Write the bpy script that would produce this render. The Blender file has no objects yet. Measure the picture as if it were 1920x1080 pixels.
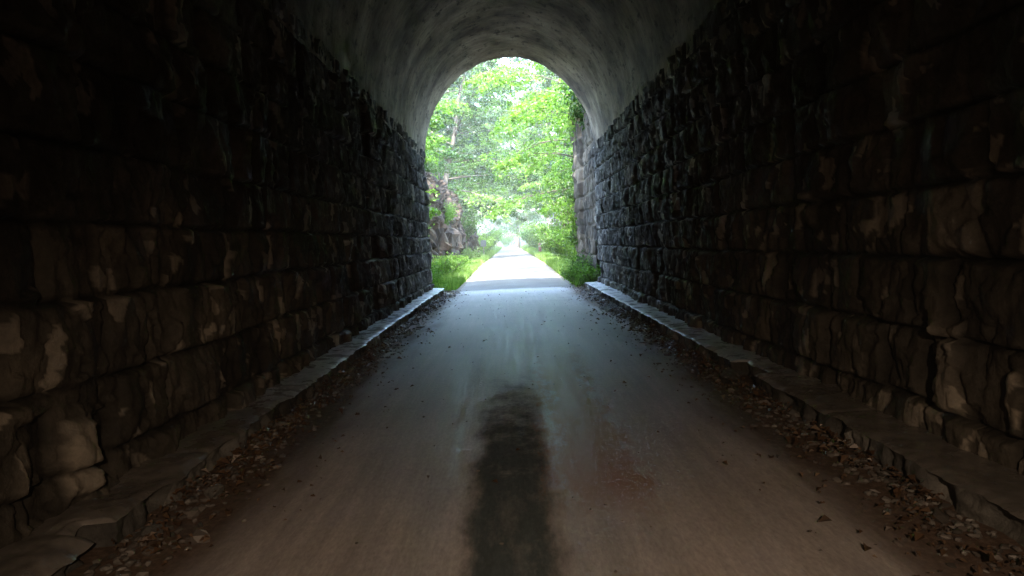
import bpy, math, random
import numpy as np
from mathutils import Matrix, Vector
R = math.radians
rng = np.random.default_rng(7)
random.seed(7)
sc = bpy.context.scene
C = sc.collection

# ------------------------------------------------------------------ camera
F = 1250.0                       # focal length in pixels of a 1920 wide frame
EYE = 1.28
cam_d = bpy.data.cameras.new('camera'); cam = bpy.data.objects.new('camera', cam_d); C.objects.link(cam)
cam_d.sensor_width = 36; cam_d.lens = 36*F/1920; cam_d.clip_start = 0.05; cam_d.clip_end = 3000
roll = R(2.5)
d = Vector(((957-960)/F, (540-453)/F, -1)).normalized()          # world +Y in camera space
u = Vector((-math.sin(roll), math.cos(roll), 0)); u = (u - d*u.dot(d)).normalized()
x = d.cross(u)
cam.matrix_world = Matrix.Translation((0, 0, EYE)) @ Matrix((x, d, u)).to_4x4()
sc.camera = cam

# ------------------------------------------------------------------ sky, sun, lamp, exposure
SUN_EL, SUN_AZ = R(60), R(188)   # compass style: 180 = behind the camera (-Y)
w = bpy.data.worlds.new('World'); sc.world = w; w.use_nodes = True
nt = w.node_tree; nt.nodes.clear()
sky = nt.nodes.new('ShaderNodeTexSky'); sky.sky_type = 'NISHITA'; sky.sun_disc = False
sky.sun_elevation = SUN_EL; sky.sun_rotation = SUN_AZ; sky.air_density = 1.3; sky.dust_density = 1.0
bg = nt.nodes.new('ShaderNodeBackground'); bg.inputs[1].default_value = 0.15
wo = nt.nodes.new('ShaderNodeOutputWorld'); nt.links.new(sky.outputs[0], bg.inputs[0]); nt.links.new(bg.outputs[0], wo.inputs[0])
sl = bpy.data.lights.new('sun', 'SUN'); sl.energy = 1.4; sl.angle = R(2); sl.color = (1, .95, .86)
so = bpy.data.objects.new('sun', sl); C.objects.link(so)
sv = Vector((math.sin(SUN_AZ)*math.cos(SUN_EL), math.cos(SUN_AZ)*math.cos(SUN_EL), math.sin(SUN_EL)))
so.rotation_euler = sv.to_track_quat('Z', 'Y').to_euler(); so.location = (0, -10, 60)
# the rider's warm headlamp, whose glow lies on the near floor and walls
hl = bpy.data.lights.new('rider_headlamp', 'SPOT'); hl.energy = 6.6; hl.color = (1, .72, .48)
hl.spot_size = R(94); hl.spot_blend = 1.0; hl.shadow_soft_size = 0.03
ho = bpy.data.objects.new('rider_headlamp', hl); C.objects.link(ho)
ho.location = (0.25, -0.8, 1.72); ho.rotation_euler = (R(54), 0, R(2))
sc.view_settings.view_transform = 'Standard'; sc.view_settings.look = 'None'
sc.view_settings.exposure = 5.4; sc.view_settings.gamma = 1
cy = sc.cycles
cy.max_bounces = 10; cy.diffuse_bounces = 7; cy.glossy_bounces = 4; cy.transmission_bounces = 6; cy.transparent_max_bounces = 8
cy.use_denoising = True; cy.sample_clamp_indirect = 12; cy.volume_bounces = 1

# ------------------------------------------------------------------ helpers
def hash2(ix, iy, s):
    n = (ix.astype(np.int64)*374761393 + iy.astype(np.int64)*668265263 + s*1442695041) & 0xffffffff
    n = ((n ^ (n >> 13))*1274126177) & 0xffffffff
    n = ((n ^ (n >> 15))*2246822519) & 0xffffffff
    return ((n ^ (n >> 16)) & 0xffffff)/float(0xffffff)
def vn(x, y, s=0):
    x = np.asarray(x, float); y = np.asarray(y, float)
    ix = np.floor(x); iy = np.floor(y); fx = x-ix; fy = y-iy
    fx = fx*fx*(3-2*fx); fy = fy*fy*(3-2*fy)
    a = hash2(ix, iy, s); b = hash2(ix+1, iy, s); c = hash2(ix, iy+1, s); e = hash2(ix+1, iy+1, s)
    return (a+(b-a)*fx)*(1-fy)+(c+(e-c)*fx)*fy
def fbm(x, y, s=0, o=4, g=.5):
    r = 0; a = 1; t = 0
    for k in range(o):
        r = r+a*(vn(x*2**k, y*2**k, s+k*17)-.5); t += a; a *= g
    return r/t*2
def facets(x, y, s, tilt=.6):
    """broken-stone facets: each jittered cell is a little tilted plane"""
    ix = np.floor(x); iy = np.floor(y); best = np.full(x.shape, 9.); h = np.zeros_like(x); idn = np.zeros_like(x)
    for a in (-1, 0, 1):
        for b in (-1, 0, 1):
            cx = ix+a; cy_ = iy+b; px = cx+hash2(cx, cy_, s); py_ = cy_+hash2(cx, cy_, s+1)
            dx = x-px; dy = y-py_; dd = dx*dx+dy*dy
            v = hash2(cx, cy_, s+2)-.5+tilt*((hash2(cx, cy_, s+3)-.5)*dx+(hash2(cx, cy_, s+4)-.5)*dy)*2
            m = dd < best; h = np.where(m, v, h); idn = np.where(m, hash2(cx, cy_, s+9), idn); best = np.where(m, dd, best)
    return h, idn
def sstep(a, b, x):
    t = np.clip((x-a)/(b-a), 0, 1); return t*t*(3-2*t)

def mesh(name, V, Fc, mat=None, parent=None, smooth=False):
    m = bpy.data.meshes.new(name)
    V = np.asarray(V, np.float32); Fc = np.asarray(Fc, np.int32)
    m.vertices.add(len(V)); m.vertices.foreach_set('co', V.ravel())
    n, k = Fc.shape
    m.loops.add(n*k); m.loops.foreach_set('vertex_index', Fc.ravel())
    m.polygons.add(n); m.polygons.foreach_set('loop_start', np.arange(n, dtype=np.int32)*k)
    m.polygons.foreach_set('loop_total', np.full(n, k, np.int32))
    m.polygons.foreach_set('use_smooth', np.full(n, smooth))
    m.update(calc_edges=True); m.validate()
    if mat: m.materials.append(mat)
    o = bpy.data.objects.new(name, m); C.objects.link(o)
    if parent: o.parent = parent
    return o
def grid(ny, nx, flip=False):
    i = np.arange(ny-1)[:, None]*nx+np.arange(nx-1)[None]
    f = np.stack([i, i+1, i+nx+1, i+nx], -1).reshape(-1, 4)
    return f[:, ::-1] if flip else f
def join(parts):
    Vs, Fs, k = [], [], 0
    for v, f in parts:
        v = np.asarray(v, float); f = np.asarray(f)
        if f.shape[1] == 3: f = np.concatenate([f, f[:, 2:3]], 1)
        Vs.append(v); Fs.append(f+k); k += len(v)
    return np.concatenate(Vs), np.concatenate(Fs)
def empty(name, loc, label=None, cat=None, group=None):
    o = bpy.data.objects.new(name, None); C.objects.link(o); o.location = loc; o.empty_display_size = .3
    return tag(o, label, cat, group)
def tag(o, label=None, cat=None, group=None, kind=None):
    if label: o['label'] = label
    if cat: o['category'] = cat
    if group: o['group'] = group
    if kind: o['kind'] = kind
    return o

class Mat:
    def __init__(s, name):
        s.m = bpy.data.materials.new(name); s.m.use_nodes = True; s.t = s.m.node_tree; s.t.nodes.clear()
        s.out = s.n('ShaderNodeOutputMaterial')
    def n(s, ty, **kw):
        q = s.t.nodes.new(ty)
        for k, v in kw.items():
            if k.startswith('i_'):
                key = k[2:]; key = int(key) if key.isdigit() else key.replace('_', ' ')
                if hasattr(v, 'is_linked') or isinstance(v, bpy.types.NodeSocket): s.t.links.new(v, q.inputs[key])
                else: q.inputs[key].default_value = v
            else: setattr(q, k, v)
        return q
    def l(s, a, b): s.t.links.new(a, b)
    def pos(s, scale=(1, 1, 1), src='pos'):
        g = s.n('ShaderNodeNewGeometry').outputs['Position'] if src == 'pos' else s.n('ShaderNodeTexCoord').outputs['Object']
        mp = s.n('ShaderNodeMapping', i_Scale=scale); s.l(g, mp.inputs[0]); return mp.outputs[0]
    def noise(s, vec, scale, det=5, rough=.6):
        q = s.n('ShaderNodeTexNoise', i_Scale=scale, i_Detail=det, i_Roughness=rough); s.l(vec, q.inputs['Vector']); return q.outputs['Fac']
    def vor(s, vec, scale, feat='F1', out='Distance'):
        q = s.n('ShaderNodeTexVoronoi', feature=feat, i_Scale=scale); s.l(vec, q.inputs['Vector']); return q.outputs[out]
    def ramp(s, fac, stops):
        q = s.n('ShaderNodeValToRGB'); s.l(fac, q.inputs[0]); e = q.color_ramp.elements
        while len(e) < len(stops): e.new(.5)
        for k, (p, c) in enumerate(stops):
            e[k].position = p; e[k].color = (c, c, c, 1) if not isinstance(c, tuple) else (*c, 1)
        return q.outputs[0]
    def mix(s, f, a, b, mode='MIX'):
        q = s.n('ShaderNodeMix', data_type='RGBA', blend_type=mode)
        for sock, v in ((q.inputs[0], f), (q.inputs[6], a), (q.inputs[7], b)):
            if isinstance(v, bpy.types.NodeSocket): s.l(v, sock)
            else: sock.default_value = (*v, 1) if isinstance(v, tuple) else v
        return q.outputs[2]
    def math(s, op, a, b=0., c=None, clamp=False):
        q = s.n('ShaderNodeMath', operation=op, use_clamp=clamp)
        for k, v in enumerate((a, b) if c is None else (a, b, c)):
            if isinstance(v, bpy.types.NodeSocket): s.l(v, q.inputs[k])
            else: q.inputs[k].default_value = v
        return q.outputs[0]
    def xyz(s):
        g = s.n('ShaderNodeNewGeometry'); q = s.n('ShaderNodeSeparateXYZ'); s.l(g.outputs['Position'], q.inputs[0]); return q.outputs
    def band(s, v, a, b):            # smooth 0..1 from a to b
        q = s.n('ShaderNodeMapRange', interpolation_type='SMOOTHSTEP', i_1=a, i_2=b, i_3=0., i_4=1.)
        s.l(v, q.inputs[0]); return q.outputs[0]
    def bump(s, h, st, dist):
        q = s.n('ShaderNodeBump', i_Strength=st, i_Distance=dist); s.l(h, q.inputs['Height']); return q.outputs[0]
    def done(s, col, rough=.8, normal=None, spec=.5):
        p = s.n('ShaderNodeBsdfPrincipled')
        for key, v in (('Base Color', col), ('Roughness', rough), ('Specular IOR Level', spec)):
            if isinstance(v, bpy.types.NodeSocket): s.l(v, p.inputs[key])
            else: p.inputs[key].default_value = (*v, 1) if isinstance(v, tuple) else v
        if normal: s.l(normal, p.inputs['Normal'])
        s.l(p.outputs[0], s.out.inputs[0]); return s.m

# ---- materials
def stone_mat(name, a, b, c, rough0=.45, rough1=.85, sc_=1.0, bump=.9, tone=False):
    M = Mat(name); v = M.pos()
    big = M.noise(v, 1.6*sc_, 4); fine = M.noise(v, 34*sc_, 6, .75); mid = M.noise(M.pos((1, 1, .35)), 7*sc_, 5)
    col = M.ramp(big, [(.3, a), (.5, b), (.72, c)])
    col = M.mix(M.ramp(mid, [(.35, .0), (.7, .75)]), col, M.mix(.5, col, c), 'MIX')
    if tone:
        at = M.n('ShaderNodeAttribute', attribute_name='tone'); col = M.mix(1., col, M.ramp(M.math('MULTIPLY', at.outputs['Fac'], .25), [(0, .0), (.25, 1.0), (1, 4.0)]), 'MULTIPLY')
    else:
      blk = M.n('ShaderNodeTexVoronoi', i_Scale=2.6*sc_); M.l(M.pos((1, .85, 1.1)), blk.inputs['Vector'])
      col = M.mix(.85, col, M.ramp(blk.outputs['Color'], [(.15, .35), (.6, 1.0), (.85, 2.0)]), 'MULTIPLY')
    col = M.mix(.55, col, M.ramp(fine, [(.3, .35), (.7, 1.0)]), 'MULTIPLY')
    h = M.math('ADD', M.math('MULTIPLY', fine, .5), mid)
    return M.done(col, M.ramp(M.noise(v, 9, 3), [(.35, rough0), (.65, rough1)]), M.bump(h, bump, .022), .3)
m_wall = stone_mat('sooty_stone', (.026, .0235, .021), (.056, .050, .043), (.135, .115, .09), .6, .9, tone=True)
m_head = stone_mat('portal_stone', (.022, .0225, .024), (.047, .045, .043), (.11, .10, .088), .6, .9)
m_ledge_f = stone_mat('ledge_stone', (.05, .05, .05), (.11, .105, .1), (.2, .19, .17), .4, .8)
m_rock = stone_mat('cut_rock', (.015, .008, .004), (.034, .021, .012), (.058, .040, .026), .85, .95, .8, .8)
m_ret = stone_mat('weathered_render', (.032, .021, .013), (.07, .052, .034), (.12, .095, .067), .8, .95, .7, .6)

M = Mat('soot_stained_vault'); v = M.pos()
big = M.noise(v, 1.1, 5); fine = M.noise(v, 30, 5, .7)
spots = M.ramp(M.noise(M.pos((1, .6, 1)), 5.5, 6, .75), [(.36, .25), (.45, 1.0)])
col = M.ramp(big, [(.34, (.09, .066, .048)), (.5, (.26, .20, .142)), (.66, (.45, .36, .26))])
col = M.mix(1., col, spots, 'MULTIPLY'); col = M.mix(.35, col, M.ramp(fine, [(.3, .4), (.7, 1.)]), 'MULTIPLY')
X, Y, Z = M.xyz()
strk = M.ramp(M.noise(M.pos((.6, 4.0, .6)), 2.5, 4), [(.4, .6), (.6, 1.)]); col = M.mix(.6, col, strk, 'MULTIPLY')
m_vault = M.done(col, .85, M.bump(M.math('ADD', M.math('MULTIPLY', fine, .3), M.noise(v, 4, 5, .7)), .7, .03), .3)

M = Mat('wet_worn_ledge_top'); v = M.pos()
n = M.noise(v, 9, 6, .7); col = M.ramp(n, [(.3, (.30, .29, .29)), (.5, (.52, .51, .51)), (.7, (.62, .61, .61))])
X, Y, Z = M.xyz(); mud = M.math('SUBTRACT', 1., M.band(M.math('ADD', Y, M.math('MULTIPLY', M.noise(v, 2.2, 5, .7), 3.5)), 6.0, 8.6))
col = M.mix(M.math('MULTIPLY', mud, .85), col, M.ramp(n, [(.3, (.06, .05, .042)), (.7, (.15, .125, .105))]))
m_ledge_t = M.done(col, M.ramp(M.noise(v, 5, 4), [(.35, .14), (.65, .5)]), M.bump(M.noise(v, 35, 4), .2, .006), .6)

def floor_mat(name, base_is_path):
    M = Mat(name); X, Y, Z = M.xyz(); v = M.pos()
    wob = M.noise(M.pos((1, .25, 1)), 1.4, 5, .6)
    grain = M.noise(M.pos((1, .35, 1)), 60, 5, .75); streak = M.noise(M.pos((1, .045, 1)), 13, 5, .7); blot = M.noise(v, .9, 5)
    col = M.ramp(blot, [(.3, (.36, .32, .315)), (.7, (.46, .41, .40))])
    col = M.mix(.8, col, M.ramp(streak, [(.3, .68), (.7, 1.2)]), 'MULTIPLY')
    col = M.mix(.8, col, M.ramp(grain, [(.3, .65), (.7, 1.25)]), 'MULTIPLY')
    # brown dirt and leaf crumbs towards both edges
    ax = M.math('ABSOLUTE', M.math('SUBTRACT', X, .07)); ax = M.math('ADD', ax, M.math('MULTIPLY', M.math('SUBTRACT', wob, .5), 1.0))
    dirt = M.ramp(M.noise(v, 24, 6, .8), [(.3, (.04, .028, .021)), (.5, (.10, .062, .044)), (.68, (.19, .135, .105))])
    de = M.band(ax, 1.15, 1.62); col = M.mix(de, col, dirt)
    # long dark bluish, duller streak down the middle with a ragged beginning
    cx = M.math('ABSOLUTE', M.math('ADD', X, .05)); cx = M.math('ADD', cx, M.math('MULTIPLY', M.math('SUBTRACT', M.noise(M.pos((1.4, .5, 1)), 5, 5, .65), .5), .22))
    dark_strip = M.math('SUBTRACT', 1., M.band(cx, .13, .25))
    ey = M.math('ADD', Y, M.math('MULTIPLY', M.math('SUBTRACT', M.noise(v, 4.5, 6, .8), .5), 5.5)); dark_strip = M.math('MULTIPLY', dark_strip, M.math('SUBTRACT', 1., M.band(ey, 3.6, 6.4))); dark_strip = M.math('MULTIPLY', dark_strip, M.ramp(M.noise(M.pos((1, .4, 1)), 7, 5, .7), [(.3, .75), (.5, 1.)]))
    col = M.mix(M.math('MULTIPLY', dark_strip, .92), col, M.mix(1., col, (.12, .20, .23), 'MULTIPLY'))
    # rusty stain beside it
    rx = M.math('ABSOLUTE', M.math('SUBTRACT', X, .42)); rx = M.math('ADD', rx, M.math('MULTIPLY', M.math('SUBTRACT', M.noise(M.pos((2, .7, 1)), 4, 6, .75), .5), .75))
    rust = M.math('MULTIPLY', M.math('SUBTRACT', 1., M.band(rx, .12, .30)), M.math('MULTIPLY', M.band(Y, 2.7, 3.4), M.math('SUBTRACT', 1., M.band(Y, 5.5, 8.5))))
    col = M.mix(M.math('MULTIPLY', rust, .85), col, (.27, .115, .045))
    # outside: pale crushed stone
    edge = M.math('ADD', Y, M.math('MULTIPLY', wob, .9)); edge = M.math('ADD', edge, M.math('MULTIPLY', grain, .5)); out = M.band(edge, 17.7, 18.5)
    pale = M.mix(.6, M.ramp(blot, [(.3, (.11, .10, .09)), (.7, (.165, .155, .14))]), M.ramp(grain, [(.3, .6), (.7, 1.1)]), 'MULTIPLY')
    soil = M.ramp(M.noise(v, 6, 6, .7), [(.35, (.05, .045, .03)), (.6, (.10, .085, .06))])
    col = M.mix(out, col, pale if base_is_path else soil)
    r = M.math('SUBTRACT', M.ramp(streak, [(.3, .46), (.7, .66)]), M.math('MULTIPLY', dark_strip, -.45))
    r = M.math('MAXIMUM', r, M.math('MAXIMUM', M.math('MULTIPLY', de, .8), M.math('MULTIPLY', out, .85)))
    return M.done(col, r, M.bump(M.math('ADD', M.math('MULTIPLY', grain, .6), M.math('MULTIPLY', M.noise(v, 14, 4), 1.)), .22, .010), M.math('SUBTRACT', .5, M.math('MULTIPLY', dark_strip, .3)))
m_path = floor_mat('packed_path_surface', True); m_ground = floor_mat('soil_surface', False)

M = Mat('hill_soil'); v = M.pos()
m_hill = M.done(M.ramp(M.noise(v, 3, 6, .7), [(.35, (.04, .035, .02)), (.55, (.07, .075, .03)), (.7, (.06, .09, .03))]), .95, M.bump(M.noise(v, 6, 6), .8, .1), .2)

def leaf_mat(name, cols, trans=.45, spec=.35, rough=.45):
    M = Mat(name); g = M.n('ShaderNodeNewGeometry'); rnd = g.outputs['Random Per Island']
    c1 = M.ramp(rnd, cols)
    v = M.pos(src='obj'); c1 = M.mix(.6, c1, M.ramp(M.noise(v, .8, 3), [(.3, .6), (.7, 1.25)]), 'MULTIPLY')
    p = M.n('ShaderNodeBsdfPrincipled', i_Roughness=rough); p.inputs['Specular IOR Level'].default_value = spec; M.l(c1, p.inputs['Base Color'])
    t = M.n('ShaderNodeBsdfTranslucent'); M.l(M.mix(1., c1, (1.5, 1.7, .6), 'MULTIPLY'), t.inputs[0])
    mx = M.n('ShaderNodeMixShader', i_Fac=trans); M.l(p.outputs[0], mx.inputs[1]); M.l(t.outputs[0], mx.inputs[2]); M.l(mx.outputs[0], M.out.inputs[0])
    return M.m
m_leafA = leaf_mat('maple_leaves', [(0, (0.026, 0.055, 0.013)), (.5, (0.039, 0.077, 0.018)), (1, (0.059, 0.107, 0.026))])
m_leafB = leaf_mat('dark_leaves', [(0, (0.016, 0.038, 0.013)), (.5, (0.024, 0.053, 0.019)), (1, (0.038, 0.073, 0.029))])
m_leafC = leaf_mat('lime_leaves', [(0, (0.051, 0.104, 0.017)), (.5, (0.077, 0.146, 0.024)), (1, (0.111, 0.196, 0.039))], .5)
m_grass = leaf_mat('grass_blades', [(0, (0.077, 0.143, 0.033)), (.5, (0.110, 0.187, 0.044)), (1, (0.176, 0.242, 0.077))], .45)
m_litter = leaf_mat('dead_leaves', [(0, (.045, .026, .016)), (.5, (.10, .055, .032)), (.9, (.12, .075, .046)), (1, (.24, .17, .11))], .1, .5, .4)
M = Mat('bark'); v = M.pos((1, 1, .25), 'obj')
m_bark = M.done(M.ramp(M.noise(v, 9, 6, .7), [(.3, (.035, .028, .022)), (.6, (.11, .09, .07)), (.8, (.17, .15, .12))]), .9, M.bump(M.noise(v, 14, 5), .9, .03), .2)
M = Mat('pebbles'); g = M.n('ShaderNodeNewGeometry')
m_peb = M.done(M.ramp(g.outputs['Random Per Island'], [(0, (.05, .045, .04)), (.6, (.13, .11, .1)), (1, (.17, .16, .145))]), .5, None, .5)
M = Mat('faded_sign_paint'); m_sign = M.done(M.ramp(M.noise(M.pos(), 9, 4), [(.3, (.10, .10, .10)), (.7, (.16, .16, .16))]), .5)
M = Mat('weathered_wood'); m_wood = M.done(M.ramp(M.noise(M.pos((1, 1, .2)), 12, 4), [(.3, (.12, .1, .08)), (.7, (.22, .19, .16))]), .8)
M = Mat('red_paint'); m_red = M.done(M.ramp(M.noise(M.pos(), 9, 4), [(.3, (.07, .015, .012)), (.7, (.11, .025, .02))]), .5)

# ------------------------------------------------------------------ tunnel
WL, WR = -2.09, 2.26
XC = (WL+WR)/2; HALF = (WR-WL)/2
YE, YB = 17.4, -90.0
WALL_TOP = 3.66; CROWN = 5.98

ys = np.concatenate([np.arange(YB, -1.5, .6), np.arange(-1.5, 1.2, .06), np.arange(1.2, 5, .014), np.arange(5, 9, .02), np.arange(9, YE, .03), [YE]])
zs = np.arange(-.06, WALL_TOP+.001, .018)
def ashlar(ys, zs, seed, course=.41, lmin=.32, lmax=.85):
    """Height of rough quarry-faced blocks laid in courses."""
    r = np.random.default_rng(seed)
    Yg, Zg = np.meshgrid(ys, zs, indexing='ij')
    zb = [-.1]
    while zb[-1] < zs[-1]+.2: zb.append(zb[-1]+course*r.uniform(.9, 1.08))
    zb = np.array(zb)
    Zw = Zg+.012*fbm(Yg*1.6, Zg*.5, seed+1, 3)*2
    ci = np.clip(np.searchsorted(zb, Zw)-1, 0, len(zb)-2)
    H = np.zeros_like(Yg); TN = np.ones_like(Yg)
    for c in range(len(zb)-1):
        e = [ys[0]-r.uniform(.1, .6)]
        while e[-1] < ys[-1]+.5: e.append(e[-1]+r.uniform(lmin, lmax)**1.0)
        e = np.array(e); nb = len(e)
        msk = ci == c
        if not msk.any(): continue
        y = Yg[msk]; z = Zw[msk]
        yw = y+.016*fbm(y*2+c*7, z*5, seed+3, 3)*.9
        bi = np.clip(np.searchsorted(e, yw)-1, 0, nb-2)
        L = e[bi+1]-e[bi]; h = zb[c+1]-zb[c]
        ly = (yw-e[bi])/L-.5; lz = (z-zb[c])/h-.5
        dy = (.5-np.abs(ly))*L; dz = (.5-np.abs(lz))*h
        off = r.uniform(.0, .045, nb)[bi]
        # chopped facets: the lowest of several tilted planes
        f = np.full(y.shape, .09)
        for k in range(7):
            ang = r.uniform(0, 6.283, nb)[bi]; sl = r.uniform(.1, .55, nb)[bi]; b0 = r.uniform(.03, .085, nb)[bi]
            f = np.minimum(f, b0-sl*(np.cos(ang)*ly*L+np.sin(ang)*lz*h*.6))
        f = np.maximum(f, -.01)
        # upright chisel ridges
        wy = y+.05*fbm(y*5, z*4, seed+90, 2); wz = z+.06*fbm(y*6+9, z*5, seed+91, 2)
        rid = fbm(wy*4+bi*13.7+c*31, z*1.3, seed+5, 3); rid2 = fbm(y*24+c*11, z*9, seed+9, 4)
        wy = y+.007*fbm(y*9, z*7, seed+90, 2); wz = z+.008*fbm(y*9+9, z*9, seed+91, 2)
        f1_, t1_ = facets(wy*6.5+bi*5.3, wz*3.6+c*3.1, seed+60, .9); f2_, t2_ = facets(wy*15, wz*9, seed+66, .9); fc = f1_+.4*f2_
        bt = r.uniform(.55, 1.35, nb)[bi]; TN[msk] = bt*(.6+.7*t1_+.35*t2_)*np.where(t1_*.7+t2_*.3 > .80, 3.6, 1.)*(.25+.75*np.clip(np.minimum(dy, dz)/.03, 0, 1))
        hgt = off+.75*f+.03*rid+.014*rid2+.034*fc
        jw = .016+.045*vn(y*3, z*3, seed+70)**1.5
        rim = np.clip(np.minimum(dy/jw, dz/(jw*.8)), 0, 1); rim = 1-(1-rim)**2
        gap = r.random(nb)[bi] < .16                      # open, eroded joints
        deep = np.where(gap & (ly < -.5+.07/np.maximum(L, .1)), .09, 0)
        H[msk] = (hgt+.05)*rim-.07-deep
        lost = r.random(nb)[bi] < .018                    # a block that has dropped out
        H[msk] = np.where(lost, H[msk]-.13*rim, H[msk])
    H += .010*fbm(Yg*14, Zg*14, seed+21, 3)
    return Yg, Zg, H, TN
tunnel = empty('railway_tunnel', (XC, YE, 0), 'dark stone railway tunnel with an arched vault around the whole path', 'tunnel')
tunnel.location = (0, 0, 0)
for side, seed in ((-1, 11), (1, 29)):
    Yg, Zg, H, TN = ashlar(ys, zs, seed)
    for (y0, y1, z0, z1, dh, tn) in (((2.98, 3.2, .16, .52, .05, 4.0), (3.22, 3.45, .14, .55, -.08, .5), (3.05, 3.5, .56, .6, -.03, .6), (2.72, 2.96, .14, .6, -.05, .4)) if side < 0 else ((3.35, 3.52, .3, .75, .06, 2.6), (3.55, 3.75, .3, .8, -.06, .5), (3.2, 3.6, 1.15, 1.5, .05, 2.2), (4.9, 5.05, 1.3, 1.55, .05, 2.6))):
        wyy = Yg+.05*fbm(Yg*7, Zg*7, seed+2, 3); wzz = Zg+.06*fbm(Yg*7+5, Zg*7, seed+4, 3)
        m_ = np.clip(np.minimum(np.minimum(wyy-y0, y1-wyy), np.minimum(wzz-z0, z1-wzz))/.03, 0, 1); H = H+dh*m_*(1+.5*fbm(Yg*9, Zg*5, seed+6, 3)); TN = TN*(1+(tn-1)*m_)
    bow = .05*fbm(Yg*.25, Zg*.3, seed+40, 2)
    Xw = (WL if side < 0 else WR)-side*(H+bow-.02)
    V = np.stack([Xw, Yg, Zg], -1).reshape(-1, 3); f = grid(len(ys), len(zs), side < 0)
    # return (jamb) at the mouth so the wall has thickness there
    o = mesh('side_wall', V, f, m_wall, tunnel, True)
    at = o.data.attributes.new('tone', 'FLOAT', 'POINT'); at.data.foreach_set('value', TN.ravel().astype(np.float32))
    o['label'] = 'left wall of rough sooty blocks' if side < 0 else 'right wall of rough sooty blocks'
    jr = np.linspace(0, 1, 20)
    J0 = V.reshape(len(ys), len(zs), 3)[-1]
    jv = np.stack([J0[:, 0][None]+side*jr[:, None]*1.3, np.full((20, len(zs)), YE)+.05*np.minimum(1, jr[:, None]*8)*(.5+vn(jr[:, None]*9, Zg[-1][None]*4, seed)), np.repeat(J0[:, 2][None], 20, 0)], -1).reshape(-1, 3)
    mesh('mouth_jamb', jv, grid(20, len(zs), side > 0), m_head, tunnel, True)

# vault: stilted round arch, thin ledge of wall tops below it
na = 97
ang = np.linspace(0, math.pi, na)
yv = np.concatenate([np.arange(YB, 2, 1.), np.arange(2, YE-.01, .07), [YE]])
A, Yv = np.meshgrid(ang, yv, indexing='xy')
rad = HALF+.0
nz = .022*fbm(A*7, Yv*1.5, 5, 5, .6)+.02*fbm(A*2.2, Yv*.4, 8, 2)
pit = np.clip(vn(A*30, Yv*9, 77)-.86, 0, 1)*.25
rr = 1+(nz+pit)/2.1
spring = 3.45
Xv = XC-np.cos(A)*(rad+.02)*rr; Zv = spring+np.sin(A)*(CROWN-spring)*rr
V = np.stack([Xv, Yv, Zv], -1).reshape(-1, 3)
mesh('vault', V, grid(len(yv), na, True), m_vault, tunnel, True)
# outer face at the mouth: ring of cut stones and headwall, 0.6 m thick, seen only from outside
prts = []
rows = np.linspace(0, 1, 8)
A2, T2 = np.meshgrid(np.linspace(0, math.pi, 61), rows)
st = (np.floor(A2/math.pi*23) % 2)*.02
Vr = np.stack([XC-np.cos(A2)*(rad+.02+T2*.55), YE+.0+.05*(T2 > .02)+st*(T2 > .02), spring+np.sin(A2)*(CROWN-spring+T2*.55)], -1).reshape(-1, 3)
mesh('arch_ring', Vr, grid(8, 61), m_ledge_f, tunnel)
hx = np.linspace(0, math.pi, 61)
inn = np.stack([XC-np.cos(hx)*(rad+.5), np.full(61, YE+.03), spring+np.sin(hx)*(CROWN-spring+.5)], -1)
outx = XC-np.cos(hx)*7; outr = np.stack([np.clip(XC-np.cos(hx)*9, XC-6.5, XC+6.5), np.full(61, YE+.03), np.minimum(spring+np.sin(hx)*9, 8.2)], -1)
outr[:, 2] = np.where((hx > .5) & (hx < math.pi-.5), 8.2, outr[:, 2])
lowL = [(XC-6.5, YE+.03, 0), (XC-HALF-1.2, YE+.03, 0), (XC-HALF-1.2, YE+.03, spring+.2), (XC-6.5, YE+.03, spring+.2)]
lowR = [(XC+HALF+1.2, YE+.03, 0), (XC+6.5, YE+.03, 0), (XC+6.5, YE+.03, spring+.2), (XC+HALF+1.2, YE+.03, spring+.2)]
V, f = join([(np.concatenate([inn, outr]), grid(2, 61)), (lowL, [[0, 1, 2, 3]]), (lowR, [[0, 1, 2, 3]])])
mesh('headwall', V, f, m_head, tunnel)
# coping on the headwall
def boxv(x0, x1, y0, y1, z0, z1):
    v = [(x0, y0, z0), (x1, y0, z0), (x1, y1, z0), (x0, y1, z0), (x0, y0, z1), (x1, y0, z1), (x1, y1, z1), (x0, y1, z1)]
    return v, [(0, 3, 2, 1), (4, 5, 6, 7), (0, 1, 5, 4), (1, 2, 6, 5), (2, 3, 7, 6), (3, 0, 4, 7)]
v, f = boxv(XC-6.6, XC+6.6, YE-.5, YE+.16, 8.2, 8.5); mesh('coping', v, f, m_ledge_f, tunnel)

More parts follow.
